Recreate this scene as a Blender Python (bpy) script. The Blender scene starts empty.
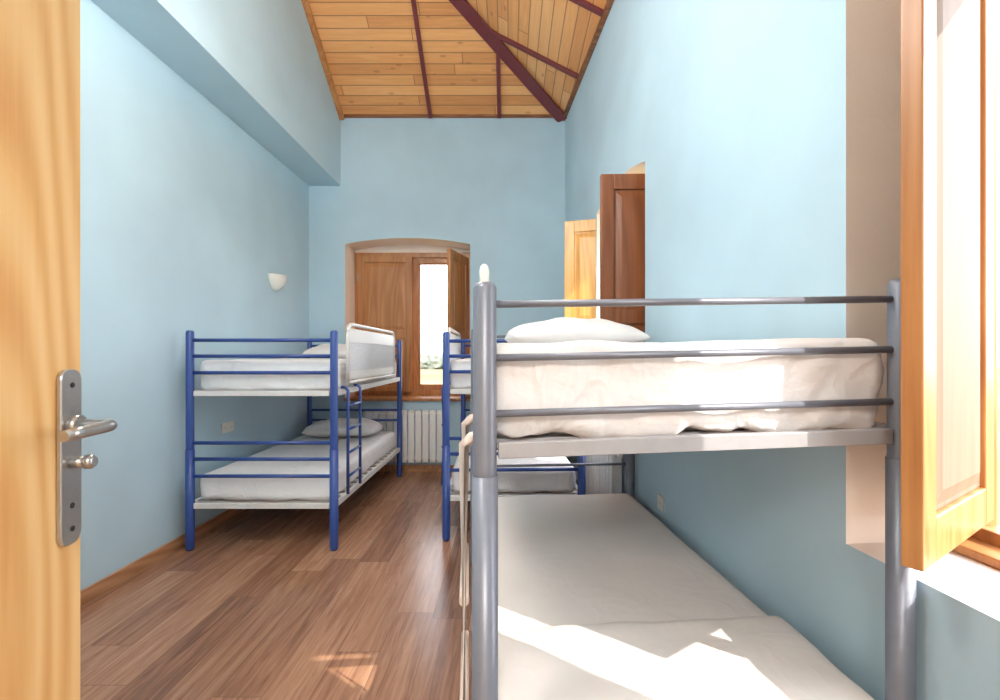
import bpy, bmesh, math, random
from mathutils import Vector, Matrix, noise
random.seed(4)
S=bpy.context.scene
try: S.view_settings.view_transform='Standard'
except Exception: pass
CH=1.32; F=480.0

def lin(c):
    o=[]
    for v in c[:3]:
        v=v/255.0
        o.append(v/12.92 if v<=0.04045 else ((v+0.055)/1.055)**2.4)
    return (o[0],o[1],o[2],1.0)

# ------------------------------------------------------------ node helpers
class NB:
    def __init__(s,name):
        s.m=bpy.data.materials.new(name); s.m.use_nodes=True
        s.nt=s.m.node_tree; s.N=s.nt.nodes; s.L=s.nt.links
        s.b=[n for n in s.N if n.type=='BSDF_PRINCIPLED'][0]
        s.out=[n for n in s.N if n.type=='OUTPUT_MATERIAL'][0]
    def n(s,t,**k):
        x=s.N.new(t)
        for a,v in k.items(): setattr(x,a,v)
        return x
    def lk(s,a,b): s.L.new(a,b)
    def inp(s,sock,v):
        if hasattr(v,'is_linked') or hasattr(v,'links'): s.lk(v,sock)
        else: sock.default_value=v
    def math(s,op,a,b=0.0,c=None):
        x=s.n('ShaderNodeMath',operation=op); s.inp(x.inputs[0],a); s.inp(x.inputs[1],b)
        if c is not None: s.inp(x.inputs[2],c)
        return x.outputs[0]
    def obj(s): return s.n('ShaderNodeTexCoord').outputs['Object']
    def mapping(s,vec,scale,loc=(0,0,0)):
        x=s.n('ShaderNodeMapping'); s.lk(vec,x.inputs[0]); x.inputs['Scale'].default_value=scale; x.inputs['Location'].default_value=loc
        return x.outputs[0]
    def noise(s,vec,scale=1,detail=4,rough=.5,dist=0):
        x=s.n('ShaderNodeTexNoise'); s.lk(vec,x.inputs['Vector']); x.inputs['Scale'].default_value=scale
        x.inputs['Detail'].default_value=detail; x.inputs['Roughness'].default_value=rough; x.inputs['Distortion'].default_value=dist
        return x.outputs['Fac']
    def ramp(s,f,stops):
        x=s.n('ShaderNodeValToRGB'); s.lk(f,x.inputs[0]); e=x.color_ramp.elements
        while len(e)<len(stops): e.new(.5)
        for i,(p,c) in enumerate(stops): e[i].position=p; e[i].color=c
        return x.outputs['Color']
    def mix(s,f,a,b,mode='MIX'):
        x=s.n('ShaderNodeMixRGB',blend_type=mode); s.inp(x.inputs[0],f); s.inp(x.inputs[1],a); s.inp(x.inputs[2],b)
        return x.outputs[0]
    def bump(s,h,strength=.2,dist=.01):
        x=s.n('ShaderNodeBump'); x.inputs['Strength'].default_value=strength; x.inputs['Distance'].default_value=dist
        s.lk(h,x.inputs['Height']); s.lk(x.outputs[0],s.b.inputs['Normal'])
    def col(s,c): s.inp(s.b.inputs['Base Color'],c)
    def rough(s,r): s.inp(s.b.inputs['Roughness'],r)

def paint(name,c,rough=.8,var=.06,bs=.15):
    m=NB(name); o=m.obj(); f=m.noise(o,1.3,3)
    c0=lin(c); a=tuple(v*(1-var) for v in c0[:3])+(1,); b=tuple(min(1,v*(1+var)) for v in c0[:3])+(1,)
    m.col(m.ramp(f,[(.35,a),(.65,b)])); m.rough(rough)
    m.bump(m.noise(o,18,6,.6),bs,.01); return m.m
def plain(name,c,rough=.4,metal=0,ns=40,bs=.03):
    m=NB(name); o=m.obj(); f=m.noise(o,ns,3)
    c0=lin(c); a=tuple(v*.93 for v in c0[:3])+(1,)
    m.col(m.ramp(f,[(.3,a),(.7,c0)])); m.rough(rough); m.b.inputs['Metallic'].default_value=metal
    m.bump(f,bs,.002); return m.m
def wood(name,cd,cm,cl,axis=2,k=14,rough=.35,knots=True,stretch=.05,rings=13,ringw=.3):
    m=NB(name); o=m.obj(); sc=[k,k,k]; sc[axis]=k*stretch
    v=m.mapping(o,tuple(sc)); f=m.noise(v,1,5,.6,.6)
    fine=[k*6]*3; fine[axis]=k*.25
    f2=m.noise(m.mapping(o,tuple(fine)),1,3,.5,0)
    sc2=[3.2,3.2,3.2]; sc2[axis]=.42
    r=m.noise(m.mapping(o,tuple(sc2)),1,1,.4,.3)
    w=m.math('MULTIPLY_ADD',m.math('SINE',m.math('MULTIPLY',r,rings*6.283)),.5,.5)
    g=m.math('ADD',m.math('MULTIPLY',f,.75-ringw),m.math('MULTIPLY',w,ringw))
    g=m.math('ADD',g,m.math('MULTIPLY',f2,.25))
    c=m.ramp(g,[(.22,lin(cd)),(.48,lin(cm)),(.75,lin(cl))])
    if knots:
        vo=m.n('ShaderNodeTexVoronoi'); sc3=[5,5,5]; sc3[axis]=2.2
        m.lk(m.mapping(o,tuple(sc3)),vo.inputs['Vector']); vo.inputs['Scale'].default_value=1.0
        kf=m.math('LESS_THAN',vo.outputs['Distance'],.06)
        c=m.mix(m.math('MULTIPLY',kf,.45),c,tuple(v*.6 for v in lin(cd)[:3])+(1,))
    m.col(c); m.rough(rough); m.bump(f,.06,.003); return m.m
def planks(name,along,cross,width,length,stops,groove,rough,gw=.03,grain=1.0,knots=False,gb=.4,rv=.25):
    m=NB(name); o=m.obj(); sp=m.n('ShaderNodeSeparateXYZ'); m.lk(o,sp.inputs[0])
    a=sp.outputs[along]; c=sp.outputs[cross]
    cw=m.math('DIVIDE',c,width); i=m.math('FLOOR',cw)
    wn=m.n('ShaderNodeTexWhiteNoise',noise_dimensions='1D'); m.lk(i,wn.inputs['W'])
    al=m.math('ADD',m.math('DIVIDE',a,length),wn.outputs['Value']); j=m.math('FLOOR',al)
    cb=m.n('ShaderNodeCombineXYZ'); m.lk(i,cb.inputs[0]); m.lk(j,cb.inputs[1])
    w2=m.n('ShaderNodeTexWhiteNoise',noise_dimensions='2D'); m.lk(cb.outputs[0],w2.inputs['Vector']); r=w2.outputs['Value']
    cv=m.n('ShaderNodeCombineXYZ')
    m.lk(m.math('MULTIPLY',a,2.2),cv.inputs[0]); m.lk(m.math('MULTIPLY',c,34*grain),cv.inputs[1]); m.lk(m.math('MULTIPLY',r,37),cv.inputs[2])
    f=m.noise(cv.outputs[0],1,6,.65,.9)
    g=m.math('ADD',m.math('MULTIPLY',f,1-rv),m.math('MULTIPLY',r,rv))
    col=m.ramp(g,stops)
    if knots:
        cv2=m.n('ShaderNodeCombineXYZ'); m.lk(m.math('MULTIPLY',a,3.5),cv2.inputs[0]); m.lk(m.math('MULTIPLY',c,9),cv2.inputs[1]); m.lk(m.math('MULTIPLY',r,31),cv2.inputs[2])
        vo=m.n('ShaderNodeTexVoronoi'); m.lk(cv2.outputs[0],vo.inputs['Vector']); vo.inputs['Scale'].default_value=1
        kf=m.math('LESS_THAN',vo.outputs['Distance'],.12)
        col=m.mix(m.math('MULTIPLY',kf,.3),col,lin((120,66,34)))
    fr=m.math('FRACT',cw); e=m.math('MINIMUM',fr,m.math('SUBTRACT',1.0,fr)); gl=m.math('LESS_THAN',e,gw)
    fa=m.math('FRACT',al); ea=m.math('MINIMUM',fa,m.math('SUBTRACT',1.0,fa)); ga=m.math('LESS_THAN',ea,.0018)
    gg=m.math('MAXIMUM',gl,ga)
    col=m.mix(m.math('MULTIPLY',gg,gb),col,lin(groove)); m.col(col); m.rough(rough)
    m.bump(m.math('SUBTRACT',m.math('MULTIPLY',f,.15),gg),.25,.003); return m.m

M={}
M['wall']=paint('wall_blue_paint',(184,211,224),bs=.12)
M['reveal']=paint('reveal_cream_plaster',(246,233,220),bs=.3)
M['white_wall']=paint('hall_white_paint',(230,228,222))
M['floor']=planks('laminate_floor',1,0,.19,1.25,[(.2,lin((92,60,44))),(.42,lin((143,102,78))),(.56,lin((168,124,96))),(.8,lin((202,159,128)))],(80,52,38),.27,gw=.012,rv=.24,gb=.4)
cst=[(.2,lin((204,136,80))),(.45,lin((226,160,98))),(.6,lin((236,174,112))),(.85,lin((245,192,132)))]
M['ceil_x']=planks('ceiling_boards_back',0,1,.095,2.4,cst,(120,66,34),.45,gw=.045,grain=1.3,knots=True,gb=.65,rv=.4)
M['ceil_y']=planks('ceiling_boards_side',1,0,.095,2.4,cst,(120,66,34),.45,gw=.045,grain=1.3,knots=True,gb=.65,rv=.4)
M['pine']=wood('pine_door_wood',(222,158,90),(241,192,124),(250,212,152),2,14,.35,ringw=.3,rings=22)
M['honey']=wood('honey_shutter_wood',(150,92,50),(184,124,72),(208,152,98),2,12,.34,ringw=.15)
M['honey_shaded']=wood('honey_shutter_wood_shaded',(104,56,30),(134,78,44),(156,96,58),2,12,.36,ringw=.15)  # shaded copy of the honey wood: backlit darkness put into the colour
M['honey_sunlit']=wood('honey_shutter_wood_sunlit',(196,134,64),(224,168,88),(236,186,108),2,12,.32,ringw=.15)  # sunlit copy of the honey wood: sun glow put into the colour
M['sunwood']=wood('sunlit_panel_wood',(118,96,78),(130,108,88),(140,118,98),2,12,.6,ringw=.12,knots=False)  # sun-washed look of the lit panel put into a muted wood tone
M['skirt']=wood('baseboard_wood',(150,102,68),(180,130,92),(200,152,112),1,16,.4,knots=False)
M['trimw']=wood('ceiling_trim_wood',(110,64,36),(140,86,52),(160,104,66),0,16,.5,knots=False)
M['purple']=plain('oxblood_beam_paint',(116,50,54),.45)
M['blue']=plain('blue_enamel',(50,78,148),.3)
M['grey']=plain('grey_enamel',(126,129,140),.36,.25)
M['greyd']=plain('grey_frame',(168,166,168),.45,.1)
M['cream']=plain('cream_ladder_tube',(220,200,186),.4)
M['whitem']=plain('white_frame_metal',(228,226,222),.4)
M['rad']=plain('radiator_white',(244,244,242),.35)
M['plastic']=plain('white_plastic',(238,236,228),.4)
M['steel']=plain('brushed_steel',(186,184,182),.28,.9,120,.05)
M['dark']=plain('dark_hole',(30,28,26),.6)
def fabric(name,c,bs,ns=6,wr=0):
    m=NB(name); o=m.obj(); f=m.noise(m.mapping(o,(1,1.2,2)),ns,6,.55,.8); f2=m.noise(o,2.2,3,.5,.5)
    a=tuple(v*.94 for v in lin(c)[:3])+(1,)
    m.col(m.ramp(f2,[(.3,a),(.7,lin(c))])); m.rough(.9)
    if wr:
        g=m.noise(m.mapping(o,(3.2,3.2,2.0)),1.3,3,.5,1.6)
        rd=m.math('SUBTRACT',1.0,m.math('MULTIPLY',m.math('ABSOLUTE',m.math('SUBTRACT',g,.5)),9)); rd=m.math('MAXIMUM',rd,0.0)
        f=m.math('ADD',f,m.math('MULTIPLY',rd,wr))
    m.bump(f,bs,.03)
    return m.m
M['sheet']=fabric('bed_sheet_white',(248,246,245),.28,5,.3)
M['sheetn']=fabric('bed_sheet_rumpled',(232,227,225),.3,5,.4)
M['sheet2']=fabric('mattress_cover_cream',(232,223,216),.12,4,.25)
M['pillow']=fabric('pillow_white',(242,239,237),.25,4,.2)
m=NB('mesh_fabric'); m.col(lin((238,238,240))); m.rough(.9)
tr=m.n('ShaderNodeBsdfTransparent'); mx=m.n('ShaderNodeMixShader'); o=m.obj()
f=m.noise(o,60,1); m.lk(m.math('MULTIPLY_ADD',f,.3,.1),mx.inputs[0]); m.lk(m.b.outputs[0],mx.inputs[1]); m.lk(tr.outputs[0],mx.inputs[2]); m.lk(mx.outputs[0],m.out.inputs[0]); M['mesh']=m.m
m=NB('window_glass'); gl=m.n('ShaderNodeBsdfGlossy'); gl.inputs['Roughness'].default_value=.03
tr=m.n('ShaderNodeBsdfTransparent'); mx=m.n('ShaderNodeMixShader'); fz=m.n('ShaderNodeFresnel'); fz.inputs[0].default_value=1.5
m.lk(m.math('MULTIPLY_ADD',fz.outputs[0],.5,.02),mx.inputs[0]); m.lk(tr.outputs[0],mx.inputs[1]); m.lk(gl.outputs[0],mx.inputs[2]); m.lk(mx.outputs[0],m.out.inputs[0]); M['glass']=m.m
m=NB('dry_field'); o=m.obj(); m.col(m.ramp(m.noise(o,.08,5),[(.35,lin((112,110,80))),(.6,lin((136,124,94)))])); m.rough(1); m.b.inputs['Specular IOR Level'].default_value=0; M['ground']=m.m
m=NB('hazed_tree_foliage'); o=m.obj(); m.col(m.ramp(m.noise(o,1.5,5),[(.35,lin((120,124,112))),(.65,lin((134,137,124)))])); m.rough(1); m.b.inputs['Specular IOR Level'].default_value=0; M['tree']=m.m  # distance haze painted into the foliage colour
m=NB('fill_globe_glow'); m.b.inputs['Emission Color'].default_value=(1,.95,.9,1); m.b.inputs['Emission Strength'].default_value=52; M['fill_globe']=m.m  # glow of the added fill globes

# ------------------------------------------------------------ mesh helpers
def parent(o,p):
    if p: o.parent=p
    return o
def empty(name,loc=(0,0,0),rz=0):
    e=bpy.data.objects.new(name,None); e.location=loc; e.rotation_euler=(0,0,rz); e.empty_display_size=.1
    S.collection.objects.link(e); return e
def mkobj(name,bm,mats,par=None,bevel=0,smooth=None):
    me=bpy.data.meshes.new(name)
    bmesh.ops.recalc_face_normals(bm,faces=bm.faces[:])
    bm.to_mesh(me); bm.free()
    for mt in mats: me.materials.append(M[mt])
    o=bpy.data.objects.new(name,me); S.collection.objects.link(o)
    if bevel:
        b=o.modifiers.new('bevel','BEVEL'); b.width=bevel; b.segments=2; b.limit_method='ANGLE'; b.angle_limit=math.radians(40)
    return parent(o,par)
def box(bm,lo,hi,mi=0,mat=None):
    x0,y0,z0=lo; x1,y1,z1=hi
    vs=[bm.verts.new(v) for v in [(x0,y0,z0),(x1,y0,z0),(x1,y1,z0),(x0,y1,z0),(x0,y0,z1),(x1,y0,z1),(x1,y1,z1),(x0,y1,z1)]]
    for f in [(0,3,2,1),(4,5,6,7),(0,1,5,4),(1,2,6,5),(2,3,7,6),(3,0,4,7)]:
        fc=bm.faces.new([vs[i] for i in f]); fc.material_index=mi
    if mat is not None: bmesh.ops.transform(bm,matrix=mat,verts=vs)
    return vs
def tube(bm,pts,r,mi=0,seg=16,rs=None):
    pts=[Vector(p) for p in pts]; rings=[]
    for i,p in enumerate(pts):
        if i==0: d=pts[1]-p
        elif i==len(pts)-1: d=p-pts[i-1]
        else: d=(pts[i+1]-p).normalized()+(p-pts[i-1]).normalized()
        d.normalize(); up=Vector((0,0,1)) if abs(d.z)<.95 else Vector((1,0,0))
        a=d.cross(up).normalized(); b=d.cross(a).normalized(); rr=rs[i] if rs else r
        rings.append([bm.verts.new(p+(a*math.cos(t)+b*math.sin(t))*rr) for t in [2*math.pi*k/seg for k in range(seg)]])
    for q in range(len(rings)-1):
        for k in range(seg):
            f=bm.faces.new([rings[q][k],rings[q][(k+1)%seg],rings[q+1][(k+1)%seg],rings[q+1][k]]); f.smooth=True; f.material_index=mi
    for rg in (rings[0][::-1],rings[-1]):
        f=bm.faces.new(rg); f.material_index=mi
def grid_box(bm,s,res):
    sx,sy,sz=s; nx=max(2,int(sx/res)); ny=max(2,int(sy/res)); nz=max(2,int(sz/res))
    def face(fn,a,b):
        g=[[bm.verts.new(fn(i/a,j/b)) for j in range(b+1)] for i in range(a+1)]
        for i in range(a):
            for j in range(b):
                bm.faces.new([g[i][j],g[i+1][j],g[i+1][j+1],g[i][j+1]]).smooth=True
    for z in (0,sz): face(lambda u,v:(u*sx,v*sy,z),nx,ny)
    for x in (0,sx): face(lambda u,v:(x,u*sy,v*sz),ny,nz)
    for y in (0,sy): face(lambda u,v:(u*sx,y,v*sz),nx,nz)
    bmesh.ops.remove_doubles(bm,verts=bm.verts[:],dist=1e-5)
def mattress(name,lo,s,par,mat,rad=.04,amp=.006,fr=5,skirt=0,res=.025,seed=0,side=0):
    bm=bmesh.new(); grid_box(bm,s,res)
    rad=min(rad,min(s)/2-.001)
    for v in bm.verts:
        p=v.co.copy(); q=Vector([min(max(p[i],rad),s[i]-rad) for i in range(3)])
        d=p-q; n=d.normalized() if d.length>0 else Vector((0,0,1))
        mxx=max(abs(d.x),abs(d.y),abs(d.z)); 
        p=q+n*mxx if mxx>0 else q
        w=Vector(lo)+p
        h=noise.noise(Vector((w.x*fr,w.y*fr,w.z*fr+seed)))+.5*noise.noise(Vector((w.x*fr*2.3,w.y*fr*2.3,w.z*fr*2+seed+9)))
        am=amp
        if abs(n.z)<.7 and side: 
            rg=1-2.2*abs(noise.noise(Vector((w.x*7+w.z*6,w.y*7+w.z*5,w.z*3+seed)))); h=h*.6+rg*.8-.6
            h+=.5*(1-2.5*abs(noise.noise(Vector((w.x*15-w.z*12,w.y*15,w.z*5+seed+4)))))-.3
            am=side
        p=p+n*h*am
        if skirt and p.z<s[2]*.45:
            t=1-p.z/(s[2]*.45); p.z-=skirt*t*(.5+noise.noise(Vector((w.x*8,w.y*8,seed+3)))*1.1+.5*noise.noise(Vector((w.x*21,w.y*21,seed))))
        v.co=p+Vector(lo)
    return mkobj(name,bm,[mat],par,0)
def pillow(name,c,s,par,rz=0,tilt=0,seed=0):
    bm=bmesh.new(); n=28
    def P(i,j,sg):
        u=i/n*2-1; v=j/n*2-1
        e=max(0,(1-abs(u)**2.6))**.55*max(0,(1-abs(v)**2.6))**.55
        pin=1-.06*(1-e)*abs(u*v)
        z=sg*e*s[2]/2*(1+.25*noise.noise(Vector((u*2,v*2,seed))))+ .014*noise.noise(Vector((u*5,v*5,seed+sg)))*e
        if sg<0: z*=.55
        return Vector((u*s[0]/2*pin,v*s[1]/2*pin,z))
    for sg in (1,-1):
        g=[[bm.verts.new(P(i,j,sg)) for j in range(n+1)] for i in range(n+1)]
        for i in range(n):
            for j in range(n): bm.faces.new([g[i][j],g[i+1][j],g[i+1][j+1],g[i][j+1]]).smooth=True
    bmesh.ops.remove_doubles(bm,verts=bm.verts[:],dist=1e-5)
    o=mkobj(name,bm,['pillow'],par); o.location=c; o.rotation_euler=(tilt,0,rz); return o

# ------------------------------------------------------------ room shell
YB=5.45; YF=-.12
def xw(y): return .65+.08*(YB-y)
def wall(name,O,E,top,openings,n):
    O=Vector(O); E=Vector(E); L=(E-O).length; t=(E-O)/L; n=Vector(n)
    bm=bmesh.new()
    def W(u,z,d=0): 
        p=O+t*u+n*d; return bm.verts.new((p.x,p.y,z))
    def quad(pts,mi=0):
        f=bm.faces.new([W(*p) for p in pts]); f.material_index=mi
    cur=0
    for (u0,u1,z0,zs,rise,dep) in sorted(openings):
        quad([(cur,0),(u0,0),(u0,top(u0)),(cur,top(cur))])
        N=14 if rise>0 else 1
        us=[u0+(u1-u0)*k/N for k in range(N+1)]
        az=lambda u: zs+rise*(1-((u-(u0+u1)/2)/((u1-u0)/2))**2)
        if z0>0: quad([(u0,0),(u1,0),(u1,z0),(u0,z0)])
        for k in range(N):
            quad([(us[k],az(us[k])),(us[k+1],az(us[k+1])),(us[k+1],top(us[k+1])),(us[k],top(us[k]))])
        if dep>0:
            quad([(u0,z0,0),(u0,z0,dep),(u0,zs,dep),(u0,zs,0)],1)
            quad([(u1,z0,0),(u1,z0,dep),(u1,zs,dep),(u1,zs,0)],1)
            quad([(u0,z0,0),(u1,z0,0),(u1,z0,dep),(u0,z0,dep)],1)
            for k in range(N):
                quad([(us[k],az(us[k]),0),(us[k+1],az(us[k+1]),0),(us[k+1],az(us[k+1]),dep),(us[k],az(us[k]),dep)],1)
        cur=u1
    quad([(cur,0),(L,0),(L,top(L)),(cur,top(cur))])
    bmesh.ops.remove_doubles(bm,verts=bm.verts[:],dist=1e-5)
    mkobj(name,bm,['wall','reveal']); return O,t,n
OR=(xw(YF),YF,0); tR=(Vector((.65,YB,0))-Vector(OR)).normalized(); nR=Vector((tR.y,-tR.x,0))
def uR(y): return (y-YF)/tR.y
DEP=.42
wall('wall_right',OR,(.65,YB,0),lambda u:4.03,[(uR(.08),uR(1.385),.775,2.55,.1,DEP),(uR(2.97),uR(4.10),.80,2.52,.08,DEP)],nR)
wall('wall_back',(-2.26,YB,0),(.65,YB,0),lambda u:4.03,[(-1.85+2.26,-.43+2.26,.83,2.58,.07,DEP)],(0,1,0))
SX=-1.9; SZ=3.24
sR=.511
def zr(x,y): return 4.01+sR*(xw(y)-x)
yh=YB-(.65-SX)/1.094
zh=4.01+.6*(YB-yh)
bm=bmesh.new()
def q(*p): bm.faces.new([bm.verts.new(v) for v in p])
q((-2.26,YF,0),(-2.26,YB,0),(-2.26,YB,SZ),(-2.26,YF,SZ))
q((-2.26,YF,SZ),(-2.26,YB,SZ),(SX,YB,SZ),(SX,YF,SZ))
q((SX,YF,SZ),(SX,YB,SZ),(SX,YB,4.01),(SX,yh,zh),(SX,YF,zr(SX,YF)))
bmesh.ops.remove_doubles(bm,verts=bm.verts[:],dist=1e-5)
mkobj('wall_left',bm,['wall'])
wall('wall_front',(-2.26,YF,0),(xw(YF),YF,0),lambda u: max(4.01,min(zr(-2.26+u,YF),5.6)),[(-.45+2.26,.47+2.26,0,2.08,0,.14)],(0,-1,0))
bm=bmesh.new(); bm.faces.new([bm.verts.new(p) for p in [(-2.26,-2.2,0),(1.12,-2.2,0),(1.12,YF,0),(.65,YB,0),(-2.26,YB,0)]]); mkobj('floor',bm,['floor'])
bm=bmesh.new()
f=bm.faces.new([bm.verts.new(p) for p in [(SX,YB,4.01),(.65,YB,4.01),(SX,yh,zh)]]); f.material_index=0
f=bm.faces.new([bm.verts.new(p) for p in [(.65,YB,4.01),(xw(YF),YF,4.01),(SX,YF,zr(SX,YF)),(SX,yh,zh)]]); f.material_index=1
mkobj('ceiling',bm,['ceil_x','ceil_y'])
bm=bmesh.new()
q((-1.2,-.26,0),(-1.2,-2.2,0),(-1.2,-2.2,2.6),(-1.2,-.26,2.6)); q((1.1,-.26,0),(1.1,-2.2,0),(1.1,-2.2,2.6),(1.1,-.26,2.6))
q((-1.2,-2.2,0),(1.1,-2.2,0),(1.1,-2.2,2.6),(-1.2,-2.2,2.6)); q((-1.2,-.26,2.6),(1.1,-.26,2.6),(1.1,-2.2,2.6),(-1.2,-2.2,2.6))
q((-1.2,-.26,0),(-.45,-.26,0),(-.45,-.26,2.6),(-1.2,-.26,2.6)); q((.47,-.26,0),(1.1,-.26,0),(1.1,-.26,2.6),(.47,-.26,2.6)); q((-.45,-.26,2.08),(.47,-.26,2.08),(.47,-.26,2.6),(-.45,-.26,2.6))
mkobj('wall_hall',bm,['white_wall'])
# trims
bm=bmesh.new(); box(bm,(-2.26,-.1,0),(-2.244,5.449,.075)); mkobj('baseboard_left',bm,['skirt'],None,.003)
bm=bmesh.new(); box(bm,(-2.243,5.434,0),(.64,5.449,.075)); mkobj('baseboard_back',bm,['skirt'],None,.003)
bm=bmesh.new(); a=Vector(OR)+tR*.02-nR*.009; 
box(bm,(0,-.007,0),((Vector((.65,YB,0))-Vector(OR)).length-.05,.007,.075),0,Matrix.Translation(a)@Matrix.Rotation(math.atan2(tR.y,tR.x),4,'Z')); mkobj('baseboard_right',bm,['skirt'],None,.003)
def beam(bm,p,q_,w,h,mi=0):
    p=Vector(p); q_=Vector(q_); d=(q_-p); L=d.length; d.normalize(); s=d.cross(Vector((0,0,1))).normalized(); u=s.cross(d)
    mt=Matrix(((d.x,s.x,u.x,p.x),(d.y,s.y,u.y,p.y),(d.z,s.z,u.z,p.z),(0,0,0,1)))
    box(bm,(0,-w/2,-h),(L,w/2,0),mi,mt)
bm=bmesh.new(); beam(bm,(SX,YB-.02,4.045),(.66,YB-.02,4.045),.04,.035); mkobj('trim_1',bm,['trimw'],None,.003)
bm=bmesh.new(); beam(bm,(SX+.025,YB-.01,4.01),(SX+.025,yh,zh),.05,.05); mkobj('trim_2',bm,['honey'],None,.003)
bm=bmesh.new(); beam(bm,(xw(YB)-.02,YB,4.015),(xw(YF)-.02,YF,4.015),.04,.04); mkobj('trim_3',bm,['trimw'],None,.003)
bm=bmesh.new(); beam(bm,(.62,YB-.03,4.08),(SX+.05,yh,zh+.06),.085,.11); beam(bm,(.62,YB-.03,3.98),(SX+.05,yh,zh-.04),.14,.02)
mkobj('ceiling_beam',bm,['purple'],None,.004)
bm=bmesh.new()
for x in (-.874,-.1):
    yt=YB-(.65-x)/1.094; beam(bm,(x,YB-.03,4.01),(x,yt,4.01+.6*(YB-yt)),.04,.035)
for y in (4.64,3.78,2.92,2.06,1.2,.34):
    dyh=YB-y; xs=.65-1.094*dyh; xs=max(xs,SX); beam(bm,(xw(y)-.03,y,zr(xw(y)-.03,y)),(xs,y,zr(xs,y)),.04,.035)
mkobj('ceiling_rafters',bm,['purple'],None,.003)

# ------------------------------------------------------------ windows
def leaf(name,w,h,par,hinge,rz,kind,npan=2,st=.085,mats=('honey','steel','honey')):
    T=.04; rb=.1 if st>.07 else .07
    bm=bmesh.new()
    box(bm,(0,-T/2,0),(st,T/2,h)); box(bm,(w-st,-T/2,0),(w,T/2,h))
    fr={1:[(0,1)],2:[(0,.42),(.42,1)],3:[(0,.3),(.3,.62),(.62,1)]}[npan]
    box(bm,(st,-T/2,0),(w-st,T/2,rb)); box(bm,(st,-T/2,h-rb),(w-st,T/2,h))
    edges=[rb]
    for k in range(len(fr)-1):
        zc=rb+(h-2*rb)*fr[k][1]; box(bm,(st,-T/2,zc-.045),(w-st,T/2,zc+.045)); edges+= [zc-.045,zc+.045]
    edges.append(h-rb)
    for k in range(0,len(edges),2):
        a,b=edges[k],edges[k+1]
        if kind=='panel':
            box(bm,(st,-.008,a),(w-st,.008,b),2)
            for sg in (-1,1):
                m_=.05; y0=sg*.008; y1=sg*.018
                o4=[(st+.015,y0,a+.015),(w-st-.015,y0,a+.015),(w-st-.015,y0,b-.015),(st+.015,y0,b-.015)]
                i4=[(st+m_,y1,a+m_),(w-st-m_,y1,a+m_),(w-st-m_,y1,b-m_),(st+m_,y1,b-m_)]
                ov=[bm.verts.new(v) for v in o4]; iv=[bm.verts.new(v) for v in i4]
                for e in range(4): bm.faces.new([ov[e],ov[(e+1)%4],iv[(e+1)%4],iv[e]]).material_index=2
                bm.faces.new(iv).material_index=2
        else:
            for x0,x1,z0,z1 in ((st,st+.015,a,b),(w-st-.015,w-st,a,b),(st,w-st,a,a+.015),(st,w-st,b-.015,b)):
                box(bm,(x0,-.012,z0),(x1,.012,z1))
    for z in (.25,h-.25): tube(bm,[(-.006,-T/2,z-.04),(-.006,-T/2,z+.04)],.007,1,10)
    o=mkobj(name,bm,list(mats),par,.004); o.location=hinge; o.rotation_euler=(0,0,rz)
    if kind=='glass':
        bm=bmesh.new()
        for k in range(0,len(edges),2): box(bm,(st,-.003,edges[k]),(w-st,.003,edges[k+1]))
        g=mkobj(name+'_pane',bm,['glass'],par); g.location=hinge; g.rotation_euler=(0,0,rz)
    return o
def frame(name,par,O,t,n,u0,u1,z0,zs,top,rise,d,W=.055):
    bm=bmesh.new(); D=.07
    rz=math.atan2(t.y,t.x); o=O+t*u0+n*d
    w=u1-u0
    sy=1 if (Vector((-t.y,t.x,0)).dot(n)>0) else -1
    ys=sorted((0,sy*D))
    def B(x0,x1,za,zb): box(bm,(x0,ys[0],za),(x1,ys[1],zb))
    B(0,W,z0,zs); B(w-W,w,z0,zs); B(W,w-W,z0,z0+.06); B(W,w-W,zs-.06,zs)
    ob=mkobj(name,bm,['honey'],par,.003); ob.location=o; ob.rotation_euler=(0,0,rz)
    bm=bmesh.new(); N=14
    az=lambda x: top+rise*(1-((x-w/2)/(w/2))**2)+.002
    for k in range(N):
        xa=w*k/N; xb=w*(k+1)/N
        vs=[bm.verts.new(v) for v in [(xa,ys[0],zs),(xb,ys[0],zs),(xb,ys[1],zs),(xa,ys[1],zs),(xa,ys[0],az(xa)),(xb,ys[0],az(xb)),(xb,ys[1],az(xb)),(xa,ys[1],az(xa))]]
        for f in [(0,3,2,1),(4,5,6,7),(0,1,5,4),(1,2,6,5),(2,3,7,6),(3,0,4,7)]: bm.faces.new([vs[i] for i in f])
    l=mkobj('lunette',bm,['reveal'],par); l.location=o; l.rotation_euler=(0,0,rz)
    return ob
ORv=Vector(OR)
def ang(a,b): return math.atan2(b[1]-a[1],b[0]-a[0])
w1=empty('window_1'); frame('frame',w1,ORv,tR,nR,uR(.08)+.002,uR(1.385)-.002,.777,2.52,2.55,.1,.34)
h1=(1.335,1.345); e1=(.858,1.02)
leaf('casement',math.dist(h1,e1),1.60,w1,(h1[0],h1[1],.865),ang(h1,e1),'panel',npan=1,mats=('honey','steel','sunwood'))
h2=(1.40,.17); e2=(1.025,.655)
leaf('shutter_near_sunblock',math.dist(h2,e2),1.60,w1,(h2[0],h2[1],.865),ang(h2,e2),'panel',npan=2)  # leaf out of view, made solid and part closed to narrow the sunlight
w2=empty('window_2'); frame('frame',w2,ORv,tR,nR,uR(2.97)+.002,uR(4.10)-.002,.802,2.5,2.52,.08,.34)
h=(1.17,3.10); e=(.60,3.12); leaf('shutter_backlit',math.dist(h,e),1.62,w2,(h[0],h[1],.87),ang(h,e),'panel',npan=2,mats=('honey_shaded','steel','honey_shaded'))
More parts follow.
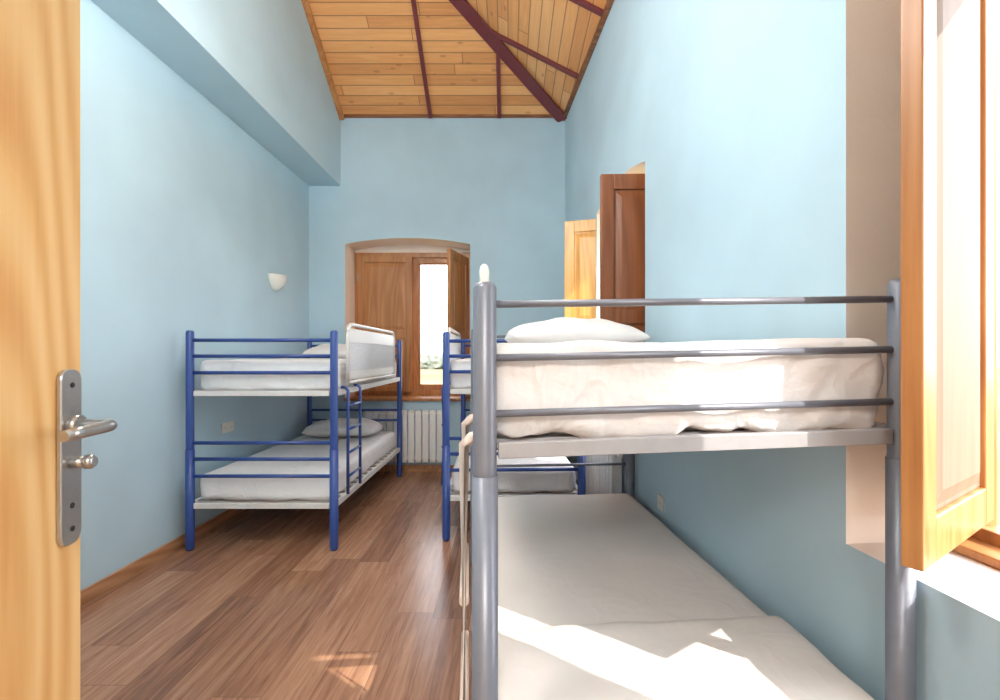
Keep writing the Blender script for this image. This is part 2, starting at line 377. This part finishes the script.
h=(1.11,4.04); e=(.50,4.22); leaf('shutter_sunny',math.dist(h,e),1.62,w2,(h[0],h[1],.87),ang(h,e),'panel',npan=2,mats=('honey_sunlit','steel','honey_sunlit'))
w3=empty('window_3'); Ob=Vector((-2.26,YB,0)); tb=Vector((1,0,0)); nb=Vector((0,1,0))
frame('frame',w3,Ob,tb,nb,.412,1.828,.832,2.555,2.58,.07,.34)
leaf('shutter_closed',.64,1.62,w3,(-1.79,5.765,.88),0,'panel',npan=2,st=.07)
leaf('casement_left',.65,1.62,w3,(-1.79,5.855,.88),0,'glass',npan=1,st=.06)
leaf('casement_right',.655,1.62,w3,(-.485,5.84,.88),math.pi,'glass',npan=1,st=.06)
h=(-.49,5.74); e=(-.645,5.21); leaf('shutter_open',math.dist(h,e),1.60,w3,(h[0],h[1],.88),ang(h,e),'panel',npan=2)
bm=bmesh.new(); box(bm,(-1.86,5.415,.80),(-.42,5.79,.832)); mkobj('sill',bm,['honey'],w3,.005)
bm=bmesh.new(); a=ORv+tR*(uR(.08)+.01)+nR*.25; box(bm,(0,-.1,0),(1.28,.0,.025),0,Matrix.Translation((a.x,a.y,.777))@Matrix.Rotation(math.atan2(tR.y,tR.x),4,'Z'))
mkobj('inner_sill',bm,['honey'],w1,.004)

# ------------------------------------------------------------ door
D0=Vector((-.455,-.1,0)); D1=Vector((-.622,.70,0)); dw=(D1-D0).length
d=empty('door_1',D0,math.atan2((D1-D0).y,(D1-D0).x))
bm=bmesh.new(); box(bm,(0,0,.01),(dw,.04,2.06)); mkobj('leaf',bm,['pine'],d,.003)
bm=bmesh.new()
hx=dw-.032; zc=1.178
def plate(bm,cx,z0,z1,w,y0,y1,mi):
    pts=[]; r=w/2*.75; n=8
    for cx_,cz_,a0 in ((cx+w/2-r,z1-r,0),(cx-w/2+r,z1-r,90),(cx-w/2+r,z0+r,180),(cx+w/2-r,z0+r,270)):
        for k in range(n+1):
            a=math.radians(a0+90*k/n); pts.append((cx_+r*math.cos(a),cz_+r*math.sin(a)))
    A=[bm.verts.new((x,y0,z)) for x,z in pts]; B=[bm.verts.new((x,y1,z)) for x,z in pts]
    bm.faces.new(A).material_index=mi; bm.faces.new(B[::-1]).material_index=mi
    for k in range(len(pts)):
        bm.faces.new([A[k],A[(k+1)%len(pts)],B[(k+1)%len(pts)],B[k]]).material_index=mi
plate(bm,hx,zc-.122,zc+.122,.042,-.007,-.0005,0)
for z in (zc+.1,zc-.1): tube(bm,[(hx,-.006,z),(hx,-.009,z)],.004,1,12)
mkobj('handle_plate',bm,['steel','dark'],d,.002)
bm=bmesh.new(); zl=1.222
tube(bm,[(hx,-.007,zl),(hx,-.018,zl)],.014)
tube(bm,[(hx,-.012,zl),(hx,-.042,zl),(hx-.003,-.052,zl),(hx-.012,-.059,zl),(hx-.03,-.061,zl),(hx-.075,-.06,zl),(hx-.10,-.056,zl-.001)],.008,0,16,[.008,.008,.0085,.0085,.008,.008,.007])
tube(bm,[(hx,-.006,1.17),(hx,-.024,1.17)],.008); tube(bm,[(hx,-.024,1.17),(hx,-.031,1.17),(hx,-.035,1.17)],.010,0,16,[.010,.010,.007])
tube(bm,[(hx,-.006,1.11),(hx,-.008,1.11)],.004,1)
mkobj('lever_handle',bm,['steel','dark'],d)
bm=bmesh.new()
for x0,x1 in ((-.51,-.452),(.472,.53)): box(bm,(x0,-.135,0),(x1,-.106,2.14))
box(bm,(-.51,-.135,2.082),(.53,-.106,2.14)); mkobj('door_frame',bm,['pine'],None,.003)

# ------------------------------------------------------------ bunk beds
def bunk(name,loc,rz,W,L,mat,pr,rr,side,up,lowm,rails_up,rails_lo_near,fz,ladder,bedrail,H=1.485,sheetU='sheet',sheetL='sheet',zst=.68,kst=1.12):
    e=empty(name,loc,rz)
    bm=bmesh.new()
    for x in (0,W):
        for y in (0,L):
            tube(bm,[(x,y,.0),(x,y,.02),(x,y,zst)],pr*kst,0,20,[pr*.9,pr*kst,pr*kst])
            tube(bm,[(x,y,zst-.02),(x,y,zst+.01),(x,y,H-.012),(x,y,H)],pr,0,20,[pr*kst,pr,pr,pr*.75])
    for y in (0,L):
        lo=rails_lo_near if y==0 else (.725,.615)
        for z in list(rails_up)+list(lo): tube(bm,[(0,y,z),(W,y,z)],rr,0,12)
    xs=0 if side=='L' else W
    mkobj('tubular_frame',bm,[mat],e)
    bm=bmesh.new()
    for z in (fz,.30):
        for x in (0,W): box(bm,(x-.012,.03,z-.02),(x+.012,L-.03,z+.02))
        for y in (0,L): 
            if z>1 or y>0 or rails_lo_near: box(bm,(.03,y-.012,z-.018),(W-.03,y+.012,z+.018))
        k=14
        for i in range(k):
            y=.1+(L-.2)*i/(k-1); box(bm,(.012,y-.03,z+.0),(W-.012,y+.03,z+.012))
    mkobj('bed_base',bm,['greyd' if mat=='grey' else 'whitem'],e,.002)
    if mat=='grey':
        g=.0; gy=.022
    else: g=.022; gy=pr+.004
    mattress('mattress_upper',(g,gy,up[0]),(W-2*g,L-2*gy,up[1]-up[0]),e,sheetU,.045,.008,4,up[2],.016 if mat=='grey' else .03,7,up[3])
    mattress('mattress_lower',(g+.01,pr+.006,lowm[0]),(W-2*g-.02,L-2*pr-.012,lowm[1]-lowm[0]),e,sheetL,.035,.005,3,.01,.03,3,.004)
    so=-1 if side=='L' else 1
    if ladder:
        lm,y0,y1,zb,zt,lr=ladder; xl=xs+so*(pr+.022)
        bm=bmesh.new()
        for y in (y0,y1): tube(bm,[(xl,y,zb),(xl,y,zt-.02),(xl-so*.02,y,zt),(xs,y,zt+.004)],lr,0,14)
        nr=4 
        for k in range(nr): 
            z=zb+.12+(zt-zb-.25)*k/(nr-1); tube(bm,[(xl,y0,z),(xl,y1,z)],lr*.85,0,12)
        mkobj('ladder',bm,[lm],e)
    if bedrail:
        ya,yb,za,zb=bedrail; xb=xs+so*.02
        bm=bmesh.new(); r=.09; pts=[(xb,ya,za)]
        for k in range(7):
            a=math.pi-math.pi/2*k/6; pts.append((xb,ya+r+r*math.cos(a),zb-r+r*math.sin(a)))
        for k in range(7):
            a=math.pi/2-math.pi/2*k/6; pts.append((xb,yb-r+r*math.cos(a),zb-r+r*math.sin(a)))
        pts.append((xb,yb,za)); tube(bm,pts+[(xb,ya,za)],.014,0,12)
        def strip(z0,z1,mi,th):
            box(bm,(xb-th,ya+.01,z0),(xb+th,yb-.01,z1),mi)
        strip(zb-.13,zb-.03,0,.004); strip(za+.02,za+.08,0,.004); strip(za+.08,zb-.13,1,.0015)
        mkobj('safety_rail',bm,['whitem','mesh'],e)
    return e
ru=(1.42,1.312,1.20); rl=(.725,.615,.50)
b1=bunk('bunk_bed',(-2.153,3.25,0),0,.975,1.96,'blue',.0255,.0125,'R',(1.07,1.285,.01,.012),(.325,.50),ru,rl,1.06,('blue',.14,.42,.34,1.09,.011),(.22,1.62,1.12,1.545))
pillow('pillow_upper',(.48,1.62,1.33),(.72,.42,.19),b1,0,0,1); pillow('pillow_lower',(.5,1.60,.565),(.74,.44,.22),b1,0,0,2)
b2=bunk('bunk_bed',(-.44,3.42,0),.025,.967,1.76,'blue',.0255,.0125,'L',(1.07,1.285,.01,.012),(.325,.50),ru,rl,1.06,('blue',.2,.48,.34,1.09,.011),(.35,1.5,1.12,1.53))
pillow('pillow_upper',(.48,1.42,1.33),(.72,.42,.17),b2,0,0,4); pillow('pillow_lower',(.5,1.42,.555),(.74,.44,.2),b2,0,0,5)
b3=bunk('bunk_bed',(-.052,1.08,0),.08,1.004,1.96,'grey',.0265,.0085,'L',(1.128,1.345,.028,.014),(.27,.44),(1.434,1.313,1.187),(),1.105,('cream',.14,.5,.0,1.112,.0145),None,sheetU='sheetn',sheetL='sheet2',H=1.482,zst=1.05,kst=1.12)
pillow('pillow_upper',(.56,1.62,1.40),(.80,.46,.21),b3,.03,0,6)
mattress('folded_cover',(.03,-.015,.422),(.945,.43,.055),b3,'sheet2',.027,.012,4,0,.018,12,0)
bm=bmesh.new(); tube(bm,[(.0,.045,1.40),(.0,.045,1.50),(.0,.045,1.515),(.0,.045,1.528),(.0,.045,1.533)],.011,0,14,[.011,.011,.012,.009,.003]); mkobj('rail_end_cap',bm,['plastic'],b3)
bm=bmesh.new()
for z in (1.42,1.30): tube(bm,[(0,0,z),(0,1.96,z)],.0095,0,12)
box(bm,(.985,-.035,1.03),(1.015,.0,1.10))
mkobj('side_rail',bm,['grey'],b3)
# the upper deck of this frame is fitted a touch higher on the wall side
for c in b3.children:
    if c.name.startswith('pillow'): c.location.z+=.012; continue
    for v in c.data.vertices:
        k=min(1,max(0,(v.co.z-.95)/.08)); v.co.z+=.021*v.co.x*k

# ------------------------------------------------------------ radiators
def radiator(name,loc,rz,n,h):
    e=empty(name,loc,rz); bm=bmesh.new(); p=.08
    for i in range(n):
        x=i*p
        box(bm,(x+.004,-.10,.03),(x+.076,-.085,h-.03)); box(bm,(x+.02,-.085,.05),(x+.06,-.02,h-.045))
        box(bm,(x+.008,-.095,h-.05),(x+.072,-.015,h)); box(bm,(x+.008,-.095,.0),(x+.072,-.015,.05)); box(bm,(x+.034,-.06,0.02),(x+.046,-.02,h-.02))
    mkobj('sections',bm,['rad'],e,.008)
    bm=bmesh.new(); 
    for z in (.04,h-.04): tube(bm,[(-.03,-.05,z),(n*p+.03,-.05,z)],.017)
    tube(bm,[(n*p+.03,-.05,.04),(n*p+.05,-.05,.03),(n*p+.05,-.05,-loc[2])],.009); tube(bm,[(.2,-.05,h-.1),(.2,0,h-.1)],.01); tube(bm,[(n*p-.2,-.05,h-.1),(n*p-.2,0,h-.1)],.01)
    mkobj('pipes',bm,['rad'],e); return e
radiator('radiator',(-1.60,5.445,.12),0,11,.58)
a=ORv+tR*uR(4.2)-nR*.004
radiator('radiator',(a.x,a.y,.12),math.atan2(-tR.y,-tR.x),11,.54)

# ------------------------------------------------------------ wall lamp, sockets
e=empty('wall_sconce',(-2.26,4.64,1.95)); bm=bmesh.new(); n=16; R=.125
g=[]
for i in range(n+1):
    ph=math.pi/2*i/n
    row=[]
    for j in range(n+1):
        th=-math.pi/2+math.pi*j/n; rr=math.cos(ph)
        row.append(bm.verts.new((.105*rr*math.cos(th)+.001,R*rr*math.sin(th),.14-.15*math.sin(ph))))
    g.append(row)
for i in range(n):
    for j in range(n):
        f=bm.faces.new([g[i][j],g[i][j+1],g[i+1][j+1],g[i+1][j]]); f.smooth=True
bmesh.ops.remove_doubles(bm,verts=bm.verts[:],dist=1e-5)
o=mkobj('bowl',bm,['plastic'],e); so=o.modifiers.new('s','SOLIDIFY'); so.thickness=.006
bm=bmesh.new(); box(bm,(0.001,-.04,.03),(.015,.04,.11)); tube(bm,[(.015,0,.07),(.05,0,.08),(.05,0,.12)],.012); mkobj('bracket',bm,['plastic'],e,.003)
def socket(name,loc,rz,k):
    e=empty(name,loc,rz); bm=bmesh.new(); w=.08*k
    box(bm,(-w/2,-.011,-.04),(w/2,-.0005,.04))
    for i in range(k):
        cx=-w/2+.04+.08*i; tube(bm,[(cx,-.010,0),(cx,-.0125,0)],.021,0,20); 
        for s_ in (-.009,.009): tube(bm,[(cx+s_,-.012,0),(cx+s_,-.0135,0)],.0028,1,8)
    mkobj('cover_plate',bm,['plastic','dark'],e,.002)
socket('power_outlet',(-2.26,3.86,.74),math.pi/2,2)
a=ORv+tR*uR(2.71); socket('power_outlet',(a.x,a.y,.485),math.atan2(-tR.y,-tR.x),1)

# pendant globes added out of view above the frame, as fill light
for px,py,pz in ((-.75,2.05,3.2),(-.85,.6,3.1)):
    e=empty('fill_pendant',(px,py,pz)); bm=bmesh.new(); bmesh.ops.create_uvsphere(bm,u_segments=32,v_segments=20,radius=.2)
    for f in bm.faces: f.smooth=True
    mkobj('fill_globe',bm,['fill_globe'],e)
    bm=bmesh.new(); zt=zr(px,py)-pz; tube(bm,[(0,0,.19),(0,0,.25)],.04); tube(bm,[(0,0,.2),(0,0,zt)],.006); tube(bm,[(0,0,zt-.04),(0,0,zt)],.06); mkobj('cord',bm,['plastic'],e)

# outdoors
bm=bmesh.new(); f=bm.faces.new([bm.verts.new(p) for p in [(-150,-120,-2.5),(150,-120,-2.5),(150,250,-2.5),(-150,250,-2.5)]]); mkobj('ground_outside',bm,['ground'])
bm=bmesh.new()
for i in range(70):
    x=-80+i*1.9+random.uniform(-1,1); y=135+random.uniform(-8,8); r=random.uniform(2.0,3.2)
    res=bmesh.ops.create_icosphere(bm,subdivisions=3,radius=r,matrix=Matrix.Translation((x,y,-2.5+r*.75)))
    for v in res['verts']: 
        c=Vector((x,y,-2.5+r*.75)); dd=(v.co-c); v.co=c+dd*(1+.3*noise.noise(v.co*1.1))
mkobj('tree_line',bm,['tree'])

# ------------------------------------------------------------ light
def area(name,loc,d,sx,sy,p,c):
    l=bpy.data.lights.new(name,'AREA'); l.shape='RECTANGLE'; l.size=sx; l.size_y=sy; l.energy=p; l.color=c
    o=bpy.data.objects.new(name,l); o.location=loc; o.rotation_euler=Vector(d).to_track_quat('-Z','Y').to_euler(); S.collection.objects.link(o)
area('hall_fill',(0,-1.3,2.5),(0,.5,-1),.8,.8,85,(1,.97,.92))  # added area light in the unseen hall, brightens the room as fill
l=bpy.data.lights.new('sun','SUN'); l.energy=6.5; l.angle=.009; l.color=(1,.94,.84)
o=bpy.data.objects.new('sun',l); o.rotation_euler=Vector((-1,.75,-.9)).to_track_quat('-Z','Y').to_euler(); S.collection.objects.link(o)
w=bpy.data.worlds.new('sky'); S.world=w; w.use_nodes=True; nt=w.node_tree; bg=nt.nodes['Background']
tc=nt.nodes.new('ShaderNodeTexCoord'); sp=nt.nodes.new('ShaderNodeSeparateXYZ'); nt.links.new(tc.outputs['Generated'],sp.inputs[0])
rp=nt.nodes.new('ShaderNodeValToRGB'); nt.links.new(sp.outputs[2],rp.inputs[0])
rp.color_ramp.elements[0].position=0; rp.color_ramp.elements[0].color=(.97,.97,1,1); rp.color_ramp.elements[1].position=.8; rp.color_ramp.elements[1].color=(.74,.86,1,1)
nt.links.new(rp.outputs[0],bg.inputs[0]); bg.inputs[1].default_value=7.3

cam=bpy.data.cameras.new('camera'); cam.sensor_width=36; cam.lens=F/1000*36; cam.shift_x=-.008; cam.shift_y=.005; cam.clip_start=.02; cam.clip_end=500
co=bpy.data.objects.new('camera',cam); co.location=(0,0,CH); co.rotation_euler=(math.pi/2,0,0); S.collection.objects.link(co); S.camera=co
